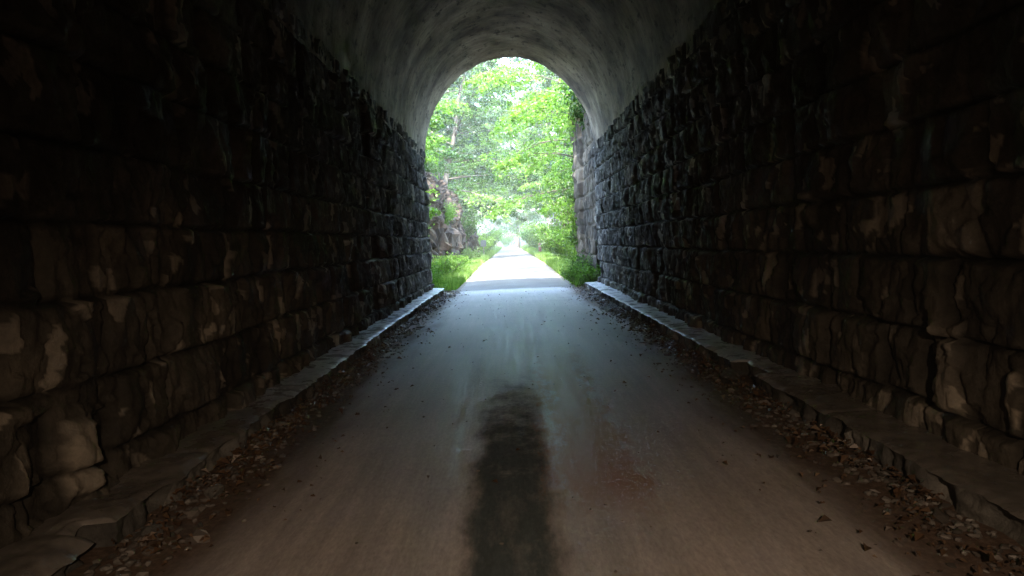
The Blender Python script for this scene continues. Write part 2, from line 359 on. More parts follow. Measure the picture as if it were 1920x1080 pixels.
# ledges along the foot of both walls
for side, seed, wid in ((-1, 51, .275), (1, 63, .325)):
    yl = np.concatenate([np.arange(YB, -2, 2.), np.arange(-2, 1.2, .1), np.arange(1.2, 9, .018), np.arange(9, YE+.25, .03)])
    x0 = WL if side < 0 else WR
    n1, n2 = 12, 12
    r = np.random.default_rng(seed)
    e = [YB]
    while e[-1] < YE+1: e.append(e[-1]+r.uniform(.9, 2.4))
    e = np.array(e); bi = np.searchsorted(e, yl)-1; dj = np.minimum(yl-e[bi], e[bi+1]-yl)
    tilt = r.uniform(-.006, .006, len(e))[bi]; lift = r.uniform(-.006, .006, len(e))[bi]
    # top
    t = np.linspace(0, 1, n1)
    jn = np.clip(dj/.02, 0, 1)[:, None]
    miss = ((yl > 5.35) & (yl < 5.9)) if side > 0 else ((yl > 2.75) & (yl < 2.9))
    wv = wid+.028*fbm(yl*4, yl*0, seed, 3)+.014*fbm(yl*20, yl*0, seed+2, 2)
    wv = np.where(miss, wv-.13, wv)
    rag = 1.0 if side > 0 else 1.0
    Xt = x0-side*(t[None]*wv[:, None])+side*.1*(t[None] < .01)
    Zt = .13+lift[:, None]+tilt[:, None]*t[None]-.010*(1-jn)+.006*fbm(yl[:, None]*9, t[None]*3, seed+4, 3)-.014*np.clip((t[None]-.8)/.2, 0, 1)**2
    near = sstep(4.6, 2.4, yl)[:, None] if side < 0 else 0
    Zt = Zt-near*.05*np.clip(fbm(yl[:, None]*3, t[None]*2, seed+6, 3)+.3, 0, 1)
    V = np.stack([Xt, np.repeat(yl[:, None], n1, 1), Zt], -1).reshape(-1, 3)
    lg = mesh('kerb_ledge', V, grid(len(yl), n1, side < 0), m_ledge_t, tunnel, True)
    # rough face
    s = np.linspace(0, 1, n2)
    e2 = [YB]
    while e2[-1] < YE+1: e2.append(e2[-1]+r.uniform(.1, .26))
    e2 = np.array(e2); b2 = np.searchsorted(e2, yl)-1; d2 = np.minimum(yl-e2[b2], e2[b2+1]-yl)
    outw = r.uniform(-.03, .03, len(e2))[b2]; hole = (r.random(len(e2))[b2] < .18)*.06
    rim = np.clip(d2/.03, 0, 1)
    body = (outw-hole)*rim-.045*(1-rim)
    prof = np.sin(np.clip(s*1.15, 0, 1)*math.pi)**.6
    Xf = x0-side*(wv[:, None]+body[:, None]*prof[None]+.02*fbm(yl[:, None]*14, s[None]*4, seed+8, 3)*prof[None])
    Zf = Zt[:, -1][:, None]*(1-s[None])-.04*s[None]
    V = np.stack([Xf, np.repeat(yl[:, None], n2, 1), Zf], -1).reshape(-1, 3)
    mesh('ledge_face', V, grid(len(yl), n2, side < 0), m_ledge_f, lg, True)
    # end of the ledge at the mouth
    v, f = boxv(min(x0, x0-side*wid), max(x0, x0-side*wid), YE+.2, YE+.235, -.02, .115); mesh('ledge_end', v, f, m_ledge_f, lg)

# ------------------------------------------------------------------ ground, path, hill over the tunnel
def bank(x, y):
    """height of the ground beside and beyond the tunnel mouth"""
    ax = np.where(x > 0, x-.1, -x+.1)
    near = 1-sstep(21.5, 25.5, y)
    right = x > 0
    off = np.where(right, 2.75+near*(-.15)+.6*sstep(25, 34, y), 3.3+.2*sstep(25, 40, y))
    off = off+.5*fbm(y*.09, np.zeros_like(y)+np.where(right, 3, 9), 5, 3)*sstep(24, 34, y)
    slope = np.where(right, .8+2.6*near, .95+.5*near)
    h = np.clip((ax-off)*slope, 0, None)
    cap = np.where(right, 5.2, 5.6)+3.0*sstep(4, 18, ax)+6*sstep(18, 60, ax)
    h = cap*(1-np.exp(-h/np.maximum(cap, .1)))
    h = h+.35*fbm(x*.35, y*.35, 13, 4)*sstep(.0, 1.5, h)+.05*fbm(x*1.3, y*1.3, 3, 3)*sstep(1.7, 2.6, ax)*sstep(17, 18.5, y)
    end = sstep(125, 150, y)
    return h*(1-end)+end*14*sstep(190, 330, y)
gx = np.concatenate([-np.geomspace(200, 12, 14), np.arange(-11, 11.01, .3), np.geomspace(12, 200, 14)])
gy = np.concatenate([np.arange(YE+.05, 60, .4), np.arange(60, 170, 1.5), np.geomspace(172, 420, 12)])
GX, GY = np.meshgrid(gx, gy)
GZ = bank(GX, GY)
V1 = np.stack([GX, GY, GZ], -1).reshape(-1, 3)
ty = np.array([YB-40, YB, 0, 10, YE+.06]); TX, TY = np.meshgrid(np.linspace(-2.6, 2.8, 5), ty)
V2 = np.stack([TX, TY, TX*0-.004], -1).reshape(-1, 3)
V, f = join([(V1, grid(*GX.shape)), (V2, grid(*TX.shape))])
tag(mesh('ground', V, f, m_ground, None, True), kind='structure')

def path_mid(y): return .07+.0*y
py = np.concatenate([np.arange(YB-10, 1, 2.), np.arange(1, 60, .25), np.arange(60, 165, 1.)])
pw = 1.62+.17*sstep(17, 40, py)+.06*fbm(py*1.1, py*0, 4, 4)
pw2 = 1.62+.17*sstep(17, 40, py)+.06*fbm(py*1.1, py*0+9, 4, 4)
t = np.linspace(0, 1, 9)
PX = (path_mid(py)-pw)[:, None]*(1-t)[None]+(path_mid(py)+pw2)[:, None]*t[None]
PZ = .012+.03*np.sin(t*math.pi)[None]+0*py[:, None]+np.where((t < .01) | (t > .99), -.02, 0)[None]
PZ = np.maximum(PZ, -.01)
V = np.stack([PX, np.repeat(py[:, None], 9, 1), PZ], -1).reshape(-1, 3)
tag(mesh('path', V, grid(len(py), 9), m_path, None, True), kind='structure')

# hill that the tunnel runs through: a shell over the vault
hxs = np.concatenate([np.linspace(-120, -7, 16), np.linspace(-6.5, 6.7, 18), np.linspace(7.2, 120, 16)])
hys = np.concatenate([[YB-.3], np.linspace(YB, YE-.25, 26)])
HX, HY = np.meshgrid(hxs, hys)
HZ = 8.3+.04*(YE-HY)+1.2*fbm(HX*.1, HY*.1, 3, 3)*sstep(0, 4, YE-HY)+4*sstep(8, 60, np.abs(HX))
HZ[0] = -1
V = np.stack([HX, HY, HZ], -1).reshape(-1, 3)
hf = grid(*HX.shape)
ctr = V[hf].mean(1); keep = ~((ctr[:, 1] < YB-.01) & (np.abs(ctr[:, 0]-XC) < 3.2))
front = np.stack([np.stack([hxs, np.full(len(hxs), YE-.25), HZ[-1]], -1), np.stack([hxs, np.full(len(hxs), YE-.25), np.full(len(hxs), -1.)], -1)]).reshape(-1, 3)
ff = grid(2, len(hxs)); cf = front[ff].mean(1); ff = ff[np.abs(cf[:, 0]-XC) > 3.4]
V, f = join([(V, hf[keep]), (front, ff)])
tag(mesh('hillside', V, f, m_hill, None, True), kind='structure')

# ------------------------------------------------------------------ litter and gravel inside
def leaves_mesh(c, d, n, s, wr=.55, fold=.25):
    """c centres, d length directions, n normals, s sizes -> folded four-cornered leaves"""
    d = d/np.linalg.norm(d, axis=1, keepdims=True)
    sd = np.cross(n, d); sd /= np.linalg.norm(sd, axis=1, keepdims=True)+1e-9; nn = np.cross(d, sd)
    s = s[:, None]
    base = c-d*s*.5; tip = c+d*s*.5-nn*s*fold*.4
    l = c-d*s*.05+sd*s*wr*.5+nn*s*fold*.5; r = c-d*s*.05-sd*s*wr*.5+nn*s*fold*.5
    V = np.stack([base, r, tip, l], 1).reshape(-1, 3)
    k = np.arange(len(c))*4
    f = np.concatenate([np.stack([k, k+1, k+2], 1), np.stack([k, k+2, k+3], 1)])
    return V, f
def rvec(n): v = rng.normal(size=(n, 3)); return v/np.linalg.norm(v, axis=1, keepdims=True)
N = 8200
side = np.where(rng.random(N) < .5, -1, 1)
yl = 1.4+(YE-1.0)*rng.random(N)**1.25
q = np.abs(rng.normal(0, .17, N)); inner = rng.random(N) < .12
edge = np.where(side < 0, WL+.30, WR-.36)
lx = edge-side*(q+.0)-side*inner*rng.random(N)*.6
dens = vn(yl*1.6, side*5., 91)*.6+.6*vn(yl*5, lx*9, 92); keep = dens > .5
lx, yl = lx[keep], yl[keep]; n_ = len(lx)
c = np.stack([lx, yl, .02+.03*rng.random(n_)+.02*np.exp(-np.abs(lx-np.where(lx < 0, WL+.3, WR-.36))*6)], -1)
V1, f1 = leaves_mesh(c, rvec(n_)*np.array([1, 1, .35]), np.array([0, 0, 1])+rvec(n_)*.55, rng.uniform(.012, .034, n_)*(1+1.1*(rng.random(n_) < .16)), .6, .5)
n_ = 60; c = np.stack([rng.uniform(-1.4, 1.5, n_), rng.uniform(2.2, 17, n_), np.full(n_, .055)], -1)
V2, f2 = leaves_mesh(c, rvec(n_)*np.array([1, 1, .2]), np.array([0, 0, 1])+rvec(n_)*.3, rng.uniform(.02, .045, n_), .6, .5)
V, f = join([(V1, f1), (V2, f2)])
tag(mesh('fallen_leaves', V, f[:, :3], m_litter), 'brown dead leaves gathered along the foot of both ledges', 'leaf litter', kind='stuff')
# stones
ico = []
ph = (1+5**.5)/2
iv = np.array([(-1, ph, 0), (1, ph, 0), (-1, -ph, 0), (1, -ph, 0), (0, -1, ph), (0, 1, ph), (0, -1, -ph), (0, 1, -ph), (ph, 0, -1), (ph, 0, 1), (-ph, 0, -1), (-ph, 0, 1)], float); iv /= np.linalg.norm(iv[0])
it = np.array([(0, 11, 5), (0, 5, 1), (0, 1, 7), (0, 7, 10), (0, 10, 11), (1, 5, 9), (5, 11, 4), (11, 10, 2), (10, 7, 6), (7, 1, 8), (3, 9, 4), (3, 4, 2), (3, 2, 6), (3, 6, 8), (3, 8, 9), (4, 9, 5), (2, 4, 11), (6, 2, 10), (8, 6, 7), (9, 8, 1)])
def stones(c, s, sq=.6):
    n = len(c); sh = iv[None]*(1+.28*rng.normal(size=(n, 12, 1)))*s[:, None, None]*np.stack([rng.uniform(.7, 1.3, n), rng.uniform(.7, 1.3, n), np.full(n, sq)], -1)[:, None]
    return (sh+c[:, None]).reshape(-1, 3), (it[None]+np.arange(n)[:, None, None]*12).reshape(-1, 3)
N = 3600; side = np.where(rng.random(N) < .5, -1, 1); yl = 1.5+16.5*rng.random(N)**1.2
edge = np.where(side < 0, WL+.29, WR-.34); lx = edge-side*np.abs(rng.normal(0, .16, N))
V1, f1 = stones(np.stack([lx, yl, rng.uniform(.0, .012, N)], -1), rng.uniform(.008, .024, N)*(1+(rng.random(N) < .05)*1.3))
n_ = 160; V2, f2 = stones(np.stack([rng.normal(.15, .6, n_), rng.uniform(1.9, 16, n_), np.full(n_, .042)], -1), rng.uniform(.004, .010, n_))
V, f = join([(V1, f1), (V2, f2)]); f = f[:, :3]
tag(mesh('gravel', V, f, m_peb), 'loose gravel and grit along the path edges', 'gravel', kind='stuff')
# a few big fallen lumps at the near left edge
for k, (xx, yy, s) in enumerate([(-1.72, 3.0, .06), (-1.66, 3.5, .045), (1.84, 5.62, .09)]):
    V, f = stones(np.array([[xx, yy, s*.35]]), np.array([s]), .7)
    o = mesh('fallen_stone', V, f, m_ledge_f, None, False)
    sub = o.modifiers.new('s', 'SUBSURF'); sub.levels = 2; sub.render_levels = 2; sub.subdivision_type = 'SIMPLE'
    tx = bpy.data.textures.new('chip', 'CLOUDS'); tx.noise_scale = .06
    dm = o.modifiers.new('d', 'DISPLACE'); dm.texture = tx; dm.strength = .04
    tag(o, ['biggest broken stone lying at the foot of the left ledge nearest the viewer', 'smaller broken stone at the foot of the left ledge', 'dark broken stone filling the gap in the right ledge'][k], 'stone', 'broken stones fallen at the ledges')

# ------------------------------------------------------------------ rock cut on the left, retaining wall on the right
def rock(name, c, rad_, seed, mat, label, cat, n=(150, 90), p=3.2, amp=.5):
    th = np.linspace(-math.pi, math.pi, n[0]); ph_ = np.linspace(-math.pi/2, math.pi/2, n[1])
    T, P = np.meshgrid(th, ph_, indexing='ij')
    sp = lambda v, e: np.sign(v)*np.abs(v)**e
    e = 2/p
    X = sp(np.cos(P), e)*sp(np.cos(T), e)*rad_[0]; Yy = sp(np.cos(P), e)*sp(np.sin(T), e)*rad_[1]; Zz = sp(np.sin(P), e)*rad_[2]
    nv = np.stack([X/rad_[0]**2, Yy/rad_[1]**2, Zz/rad_[2]**2], -1); nv /= np.linalg.norm(nv, axis=-1, keepdims=True)+1e-9
    # faceted: quantised noise strata + cracks
    a = fbm(Yy*.45+X*.3, Zz*.55, seed, 3); b = fbm(Yy*1.6+3, Zz*1.9+X, seed+5, 4, .6)
    st = np.round((a+.35*b)*5)/5
    cr = np.abs(fbm(Yy*.9+Zz*.3, Zz*.8, seed+11, 3)); crk = -np.clip(.12-cr, 0, 1)*3
    dsp = amp*(.9*st+.5*b+crk*.6)+.06*fbm(Yy*6, Zz*6+X*3, seed+20, 3)
    V = (np.stack([X, Yy, Zz], -1)+nv*dsp[..., None]*np.cos(P)[..., None]**.3).reshape(-1, 3)
    o = mesh(name, V, grid(n[0], n[1], True), mat, None, False); o.location = c
    if label: tag(o, label, cat)
    return o
rock('rock_outcrop', (-4.75, 36.5, 1.6), (1.75, 10.5, 3.2), 3, m_rock, 'brown craggy rock face beside the path beyond the left edge of the arch', 'rock', amp=.55, n=(260, 120))
rock('rock_outcrop', (-5.2, 60, 1.2), (2.0, 9.5, 2.6), 23, m_rock, 'dark rock face further down the left side beyond the nearer brown rock', 'rock', amp=.5)
rock('rock_outcrop', (5.1, 41, 1.0), (1.6, 9, 2.6), 31, m_rock, 'overgrown rock face on the right side behind the tall bright shrubs', 'rock', amp=.5)

# retaining wall: two leaves of rendered rubble stepping away from the mouth
yw = np.arange(YE+.1, 21.9, .035); zw = np.arange(-.1, 5.7, .04)
Yg, Zg, H, TN = ashlar(yw, zw, 77, .45, .4, 1.0)
Xf = 2.28-(H*.8+.06*fbm(Yg*2, Zg*2, 3, 4))-.13*sstep(20.3, 20.45, Yg)-.03*fbm(Yg*.8, Zg*.5, 4, 2)
V1 = np.stack([Xf, Yg, Zg], -1); n1, n2 = Yg.shape
cap = np.stack([V1[:, -1], V1[:, -1]+np.array([.5, 0, .02])], 1).reshape(-1, 3)
endv = np.stack([V1[-1], V1[-1]+np.array([.6, .03, 0])], 0).reshape(-1, 3)
V, f = join([(V1.reshape(-1, 3), grid(n1, n2)), (cap, grid(n1, 2)), (endv, grid(2, n2))])
tag(mesh('retaining_wall', V, f, m_ret, None, True), 'pale brown pitted stone wall just outside the arch on the right', 'wall')

# ------------------------------------------------------------------ trees
def tube(pts, rad_, k=7):
    pts = np.asarray(pts, float); n = len(pts)
    tg = np.gradient(pts, axis=0); tg /= np.linalg.norm(tg, axis=1, keepdims=True)+1e-9
    up = np.where(np.abs(tg[:, 2:3]) > .9, np.array([[1., 0, 0]]), np.array([[0, 0, 1.]]))
    a = np.cross(tg, up); a /= np.linalg.norm(a, axis=1, keepdims=True); b = np.cross(tg, a)
    th = np.arange(k+1)/k*2*math.pi
    V = pts[:, None]+np.asarray(rad_)[:, None, None]*(a[:, None]*np.cos(th)[None, :, None]+b[:, None]*np.sin(th)[None, :, None])
    return V.reshape(-1, 3), grid(n, k+1)
def make_tree(name, H, nl, spread, leafn, leaf_s, mat, base=.18, droop=.1, seed=0, kr=.16):
    r = np.random.default_rng(seed); wood = []; cs, ds, ns, ss = [], [], [], []
    n = 14; z = np.linspace(-.8, H, n); bend = r.normal(size=2)*.05*H
    tp = np.stack([bend[0]*(z/H)**2+.12*fbm(z*.5, z*0, seed)*z/H*3, bend[1]*(z/H)**2+.12*fbm(z*.5, z*0+5, seed)*z/H*3, z], -1)
    tr = kr*(1-.93*np.clip(z/H, 0, 1))*(1+.7*np.exp(-np.clip(z, 0, 9)*2.5)); wood.append(tube(tp, tr, 9))
    def spray(p0, dr, ln, m):
        """flat layered spray of leaves along a twig"""
        tt = r.random(m)**.7; lat = np.cross(dr, [0, 0, 1.]); lat /= np.linalg.norm(lat)+1e-9
        wv = r.uniform(-1, 1, m)*ln*.42*(1.1-tt)
        c = p0+dr*(tt*ln)[:, None]+lat*wv[:, None]; c[:, 2] += r.normal(0, .055, m)*ln-droop*ln*tt**2-.12*np.abs(wv)
        cs.append(c); dd = dr*.6+lat*np.sign(wv)[:, None]+r.normal(size=(m, 3))*.5; dd[:, 2] -= .3; ds.append(dd)
        nn = np.array([0, 0, 1.])+r.normal(size=(m, 3))*.45; ns.append(nn); ss.append(leaf_s*r.uniform(.6, 1.25, m))
    for i in range(nl):
        t = base+(1-base)*(i+.5)/nl; k = t*(n-1); zz = t*H
        p0 = np.array([np.interp(zz, z, tp[:, 0]), np.interp(zz, z, tp[:, 1]), zz])
        az = i*2.4+r.normal()*.4; el = r.uniform(.05, .45)+.5*t
        L = spread*(math.sin(min(1, (1-t)*1.25+.12)*math.pi*.62)**.7)*r.uniform(.75, 1.15)
        dr = np.array([math.cos(az)*math.cos(el), math.sin(az)*math.cos(el), math.sin(el)])
        s = np.linspace(0, 1, 7)[:, None]; pts = p0+dr*L*s+np.array([0, 0, -1.])*droop*L*s**2+.06*L*np.cumsum(r.normal(size=(7, 3)), 0)*.25*s
        wood.append(tube(pts, np.linspace(kr*.38*(1.1-t), .012, 7), 5))
        for j in range(9):
            q = .22+.78*(j+r.random())/9; pi = np.array([np.interp(q, s[:, 0], pts[:, a]) for a in range(3)])
            a2 = az+(1 if j % 2 else -1)*r.uniform(.4, 1.2)*(1.15-q*.7); e2 = r.uniform(-.25, .3)
            d2 = np.array([math.cos(a2)*math.cos(e2), math.sin(a2)*math.cos(e2), math.sin(e2)]); l2 = L*r.uniform(.28, .5)*(1.15-q*.5)+.25
            wood.append(tube([pi, pi+d2*l2*.5, pi+d2*l2*.95+np.array([0, 0, -droop*l2*.5])], [.016, .01, .004], 3))
            spray(pi, d2, l2, max(8, int(leafn/nl/9)))
    V, f = leaves_mesh(np.concatenate(cs), np.concatenate(ds), np.concatenate(ns), np.concatenate(ss), .68, .3)
    root = bpy.data.objects.new(name, None); C.objects.link(root)
    Vw, fw = join(wood); mesh('trunk', Vw, fw, m_bark, root, True); mesh('crown', V, f, mat, root)
    return root
def make_bush(name, H, Rr, leafn, leaf_s, mat, seed, stems=14):
    r = np.random.default_rng(seed); wood = []; cs, ds, ns, ss = [], [], [], []
    for i in range(stems):
        az = r.random()*6.283; lean = r.uniform(.05, .9); L = H*r.uniform(.6, 1.1)
        dr = np.array([math.cos(az)*lean*Rr/H, math.sin(az)*lean*Rr/H, 1.]); s = np.linspace(0, 1, 6)[:, None]
        pts = dr*L*s+np.array([math.cos(az), math.sin(az), -.5])*.28*L*s**2.2; pts[:, 2] -= .1*(1-s[:, 0])
        wood.append(tube(pts, np.linspace(.02, .005, 6), 4)); m = leafn//stems
        q = .1+.9*r.random(m)**.7; c = np.stack([np.interp(q, s[:, 0], pts[:, a]) for a in range(3)], -1)
        c = c+r.normal(size=(m, 3))*np.array([.17, .17, .12])*Rr*.8*(.5+q[:, None]*.6); c[:, 2] = np.maximum(c[:, 2], .03)
        cs.append(c); dd = r.normal(size=(m, 3)); dd[:, 2] -= .2; ds.append(dd); ns.append(np.array([0, 0, 1.])+r.normal(size=(m, 3))*.6); ss.append(leaf_s*r.uniform(.6, 1.3, m))
    V, f = leaves_mesh(np.concatenate(cs), np.concatenate(ds), np.concatenate(ns), np.concatenate(ss), .6, .35)
    root = bpy.data.objects.new(name, None); C.objects.link(root)
    Vw, fw = join(wood); mesh('stems', Vw, fw, m_bark, root, True); mesh('foliage', V, f, mat, root)
    return root
used = set()
def place(proto, x, y, rz, s, label, cat, group, dz=0, tilt=(0, 0)):
    if proto.name not in used: used.add(proto.name); o = proto
    else:
        o = proto.copy(); C.objects.link(o)
        for ch in proto.children: c2 = ch.copy(); C.objects.link(c2); c2.parent = o
    o.location = (x, y, float(bank(np.array([float(x)]), np.array([float(y)]))[0])+dz)
    o.rotation_euler = (tilt[0], tilt[1], rz); o.scale = (s, s, s)
    return tag(o, label, cat, group)
TG = 'trees lining the cutting beyond the tunnel'
tA = make_tree('maple_tree', 12, 20, 4.4, 15000, .17, m_leafA, .12, .18, 1)
tB = make_tree('broadleaf_tree', 15, 24, 4.8, 17000, .18, m_leafB, .15, .12, 2, .2)
tC = make_tree('sapling', 8, 16, 3.2, 10000, .14, m_leafC, .10, .22, 3, .07)
tD = make_tree('maple_tree', 13, 22, 5.0, 16000, .17, m_leafC, .2, .25, 4, .17)
# near mouth
L_ = [
 (tC, -4.6, 21.5, .3, .85, 'thin young tree on the left bank just outside the arch', (0, .10)),
 (tA, -6.8, 25.5, 1.2, 1.0, 'bright maple on the left bank above the near end of the brown rock', (0, .08)),
 (tD, 5.2, 23.0, 2.0, .95, 'lime leaved maple reaching over the path from behind the right retaining wall', (0, -.16)),
 (tA, 6.6, 29, 4.0, 1.05, 'maple on the right bank second beyond the retaining wall', (0, -.08)),
 (tD, 3.9, 27.0, .4, .8, 'lime leaved young maple whose branch crosses the top of the arch opening', (0, -.22)),
 (tB, -5.2, 48.5, .9, 1.25, 'dark tree leaning out over the path past the brown rock', (0, .25)),
 (tB, 5.0, 62, 1.9, 1.45, 'dark tree leaning out over the path past the red post', (0, -.26)),
 (tA, 1.5, 126, 1.9, 2.0, 'huge maple standing at the bend where the path ends', (0, -.02)),
 (tB, -5.0, 92, 2.9, 1.7, 'tall dark tree bending over the path from the left row', (0, .2)),
 (tA, -6.0, 71, .9, 1.8, 'massive maple on the left whose crown spans the path', (0, .14)),
 (tD, 6.2, 84, 5.9, 1.9, 'massive lime maple on the right whose crown spans the path', (0, -.14)),
 (tB, -5.6, 106, 2.3, 2.1, 'giant dark tree on the left behind the massive maples', (0, .12)),
 (tA, 5.5, 60, 2.6, 1.5, 'high maple on the right with boughs over the path above the red post', (0, -.16)),
 (tD, -5.4, 52, 4.9, 1.35, 'lime maple with layered boughs above the far end of the brown rock', (0, .16)),
 (tB, -8.5, 136, .9, 2.6, 'tallest dark tree left of the clearing filling the top of the view', (0, .05)),
 (tA, 8.0, 141, 2.9, 2.9, 'tallest maple right of the clearing filling the top of the view', (0, -.06)),
 (tD, -4.8, 88, 3.9, 1.7, 'tall lime maple leaning from the left over the middle of the path', (0, .10)),
 (tC, -5.7, 30.5, 2.2, 1.1, 'slim lime green tree rising from the top of the brown rock', (0, .05)),
 (tB, -8.6, 36, .5, 1.15, 'tall dark tree above the middle of the brown rock on the left', (0, .05)),
 (tC, 4.6, 33, 1.0, .95, 'slim young tree leaning over the shrubs on the right', (0, -.10)),
 (tA, -5.8, 43, 3.3, 1.0, 'maple over the far end of the brown rock on the left', (0, .12)),
 (tB, 7.4, 39, 2.7, 1.2, 'tall dark tree on the right bank behind the overgrown rock', (0, -.06)),
 (tD, 5.6, 47, 5.0, 1.0, 'lime maple on the right past the overgrown rock', (0, -.14)),
 (tB, -6.6, 54, 5.2, 1.15, 'dark tree on the left behind the pale sign', (0, .14)),
 (tA, 6.2, 57, .9, 1.15, 'maple on the right beside the red post', (0, -.14)),
 (tD, -6.0, 65, 2.4, 1.2, 'lime maple on the left past the sign arching over the path', (0, .18)),
 (tB, 6.8, 69, 3.7, 1.25, 'dark tree on the right past the red post arching over the path', (0, -.18)),
 (tA, -6.4, 77, 4.6, 1.35, 'large maple in the left row halfway down the path', (0, .15)),
 (tD, 6.2, 82, 1.9, 1.3, 'large lime maple in the right row halfway down the path', (0, -.15)),
 (tB, -9.5, 88, .2, 1.7, 'very tall dark tree filling the top of the view left of centre', (0, .10)),
 (tB, 9.0, 95, 2.2, 1.75, 'very tall dark tree filling the top of the view right of centre', (0, -.10)),
 (tA, -6.8, 98, 5.5, 1.2, 'maple near the far end of the left row', (0, .12)),
 (tA, 6.6, 108, 3.0, 1.2, 'maple near the far end of the right row', (0, -.12)),
 (tD, -7.4, 112, 1.1, 1.5, 'tall lime maple at the far end of the left row', (0, .15)),
 (tB, 8.5, 122, 4.1, 1.7, 'tall dark tree at the far end of the right row', (0, -.12)),
 (tB, -12, 52, 1.4, 1.6, 'tall dark tree high on the left bank behind the front row', (0, .04)),
 (tB, 12.5, 55, 2.9, 1.6, 'tall dark tree high on the right bank behind the front row', (0, -.04)),
 (tA, -13, 70, 3.9, 1.9, 'very tall maple high on the left bank behind the row', (0, .05)),
 (tA, 13.5, 76, .6, 1.9, 'very tall maple high on the right bank behind the row', (0, -.05)),
 (tB, -3.5, 178, .6, 1.9, 'dark tree closing the view left of the clearing', (0, 0)),
 (tB, 4.5, 172, 3.6, 1.8, 'dark tree closing the view right of the clearing', (0, 0)),
 (tA, 0.5, 200, 2.0, 2.3, 'tallest maple straight ahead behind the clearing', (0, 0)),
 (tD, -11, 150, 2.0, 1.8, 'sunlit lime maple at the left edge of the clearing', (0, 0)),
 (tD, 12, 146, 5.0, 1.8, 'sunlit lime maple at the right edge of the clearing', (0, 0)),
]
for (p, x_, y_, rz, s, lb, tl) in L_: place(p, x_, y_, rz, s, lb, 'tree', TG, -.1, tl)

bA = make_bush('leafy_shrub', 1.7, 1.3, 4200, .095, m_leafC, 21)
bB = make_bush('leafy_shrub', 1.5, 1.2, 3800, .11, m_leafA, 22)
bC = make_bush('weed_clump', .75, .7, 2200, .075, m_leafC, 23, 22)
SG = 'shrubs along the sides of the path'
B_ = [
 (bC, 2.12, 17.9, 0, .95, 'bright green weed clump at the foot of the right wall right at the arch', 0),
 (bB, 2.2, 18.9, 1, .62, 'small upright shrub against the retaining wall on the right', 0),
 (bC, 1.85, 18.6, 2, .8, 'low weed clump in front of the retaining wall', 0),
 (bC, -2.45, 19.2, 3, .9, 'low weed clump on the left at the end of the ledge', 0),
 (bC, -2.8, 21, 4, 1.1, 'leafy weed clump on the left verge second from the arch', 0),
 (bC, -2.5, 24, 5, 1.2, 'leafy weed clump in front of the near end of the brown rock', 0),
 (bC, -2.7, 28, 1, 1.25, 'leafy weed clump under the middle of the brown rock', 0),
 (bB, -2.8, 34, 2, .6, 'round low shrub under the far half of the brown rock', 0),
 (bB, -2.6, 42, 3, .75, 'low shrub at the far end of the brown rock', 0),
 (bA, -3.9, 20.5, 3, 1.25, 'leafy shrub high against the left edge of the arch', .3),
 (bA, -3.6, 24.2, 4.5, 1.1, 'leafy shrub between the arch and the brown rock', .4),
 (bA, -4.4, 28.5, 2.5, 1.15, 'leafy shrub growing on top of the brown rock', 3.1),
 (bB, -4.6, 34, 5.5, 1.2, 'darker shrub hanging from the top of the brown rock', 3.2),
 (bB, -4.2, 47, 1.5, 1.8, 'dark shrub just past the end of the brown rock', 0),
 (bA, 2.95, 25.0, 0, 1.05, 'bright shrub on the right just past the retaining wall', 0),
 (bA, 3.1, 29, 1.5, 1.25, 'tall bright shrub second past the retaining wall', 0),
 (bA, 3.2, 34, 2.7, 1.4, 'tallest bright shrub leaning over the right verge', 0),
 (bB, 3.4, 40, 4.7, 1.5, 'bright shrub third past the retaining wall', 0),
 (bA, 3.6, 48, 3.7, 1.3, 'shrub on the right in front of the red post', 0),
 (bB, 4.0, 55, 3.7, 1.5, 'shrub on the right behind the red post', 0),
 (bA, 3.7, 24.0, 5.5, 1.4, 'leafy shrub spilling over the end of the retaining wall', 2.0),
 (bB, 2.75, 21.9, 1.1, 1.0, 'dark shrub hugging the far end of the retaining wall', .3),
 (bB, 2.8, 22.3, 3.1, 1.3, 'dark shrub halfway up behind the end of the retaining wall', 1.5),
 (bA, 3.0, 21.2, 4.1, 1.2, 'leafy shrub hanging from the top of the retaining wall', 3.0),
 (bA, -3.3, 31.5, .4, .8, 'bright shrub clinging to the face of the brown rock', 1.9),
 (bB, 2.95, 19.6, 4.4, 1.1, 'dark shrub on top of the retaining wall nearest the arch', 3.3),
 (bA, 2.7, 22.1, 4.9, 1.1, 'bright creeper like shrub climbing the end of the retaining wall', 1.0),
 (bA, -3.1, 66, 0, 1.5, 'bright shrub on the left past the pale sign', 0),
 (bA, 3.3, 68, 0.6, 1.7, 'bright tall shrub on the right past the red post', 0),
 (bB, -3.2, 76, 1, 1.6, 'shrub on the left halfway down the path', 0),
 (bB, 3.5, 79, 1.6, 1.8, 'shrub on the right halfway down the path', 0),
 (bA, -3.2, 90, 2, 1.9, 'sunlit shrub on the left towards the far end', 0),
 (bA, 3.4, 93, 2.6, 2.1, 'sunlit shrub on the right towards the far end', 0),
 (bA, -3.4, 108, 3, 2.2, 'sunlit shrub at the far left end of the path', 0),
 (bA, 3.9, 112, 3.6, 2.4, 'sunlit shrub at the far right end of the path', 0),
 (bA, -.9, 166, 3, 2.4, 'pale rounded bush standing in the clearing at the end of the path', 0),
]
for (p, x_, y_, rz, s, lb, dz) in B_: place(p, x_, y_, rz, s, lb, 'shrub' if p is not bC else 'weeds', SG if p is not bC else 'weed clumps near the arch', dz-.05)

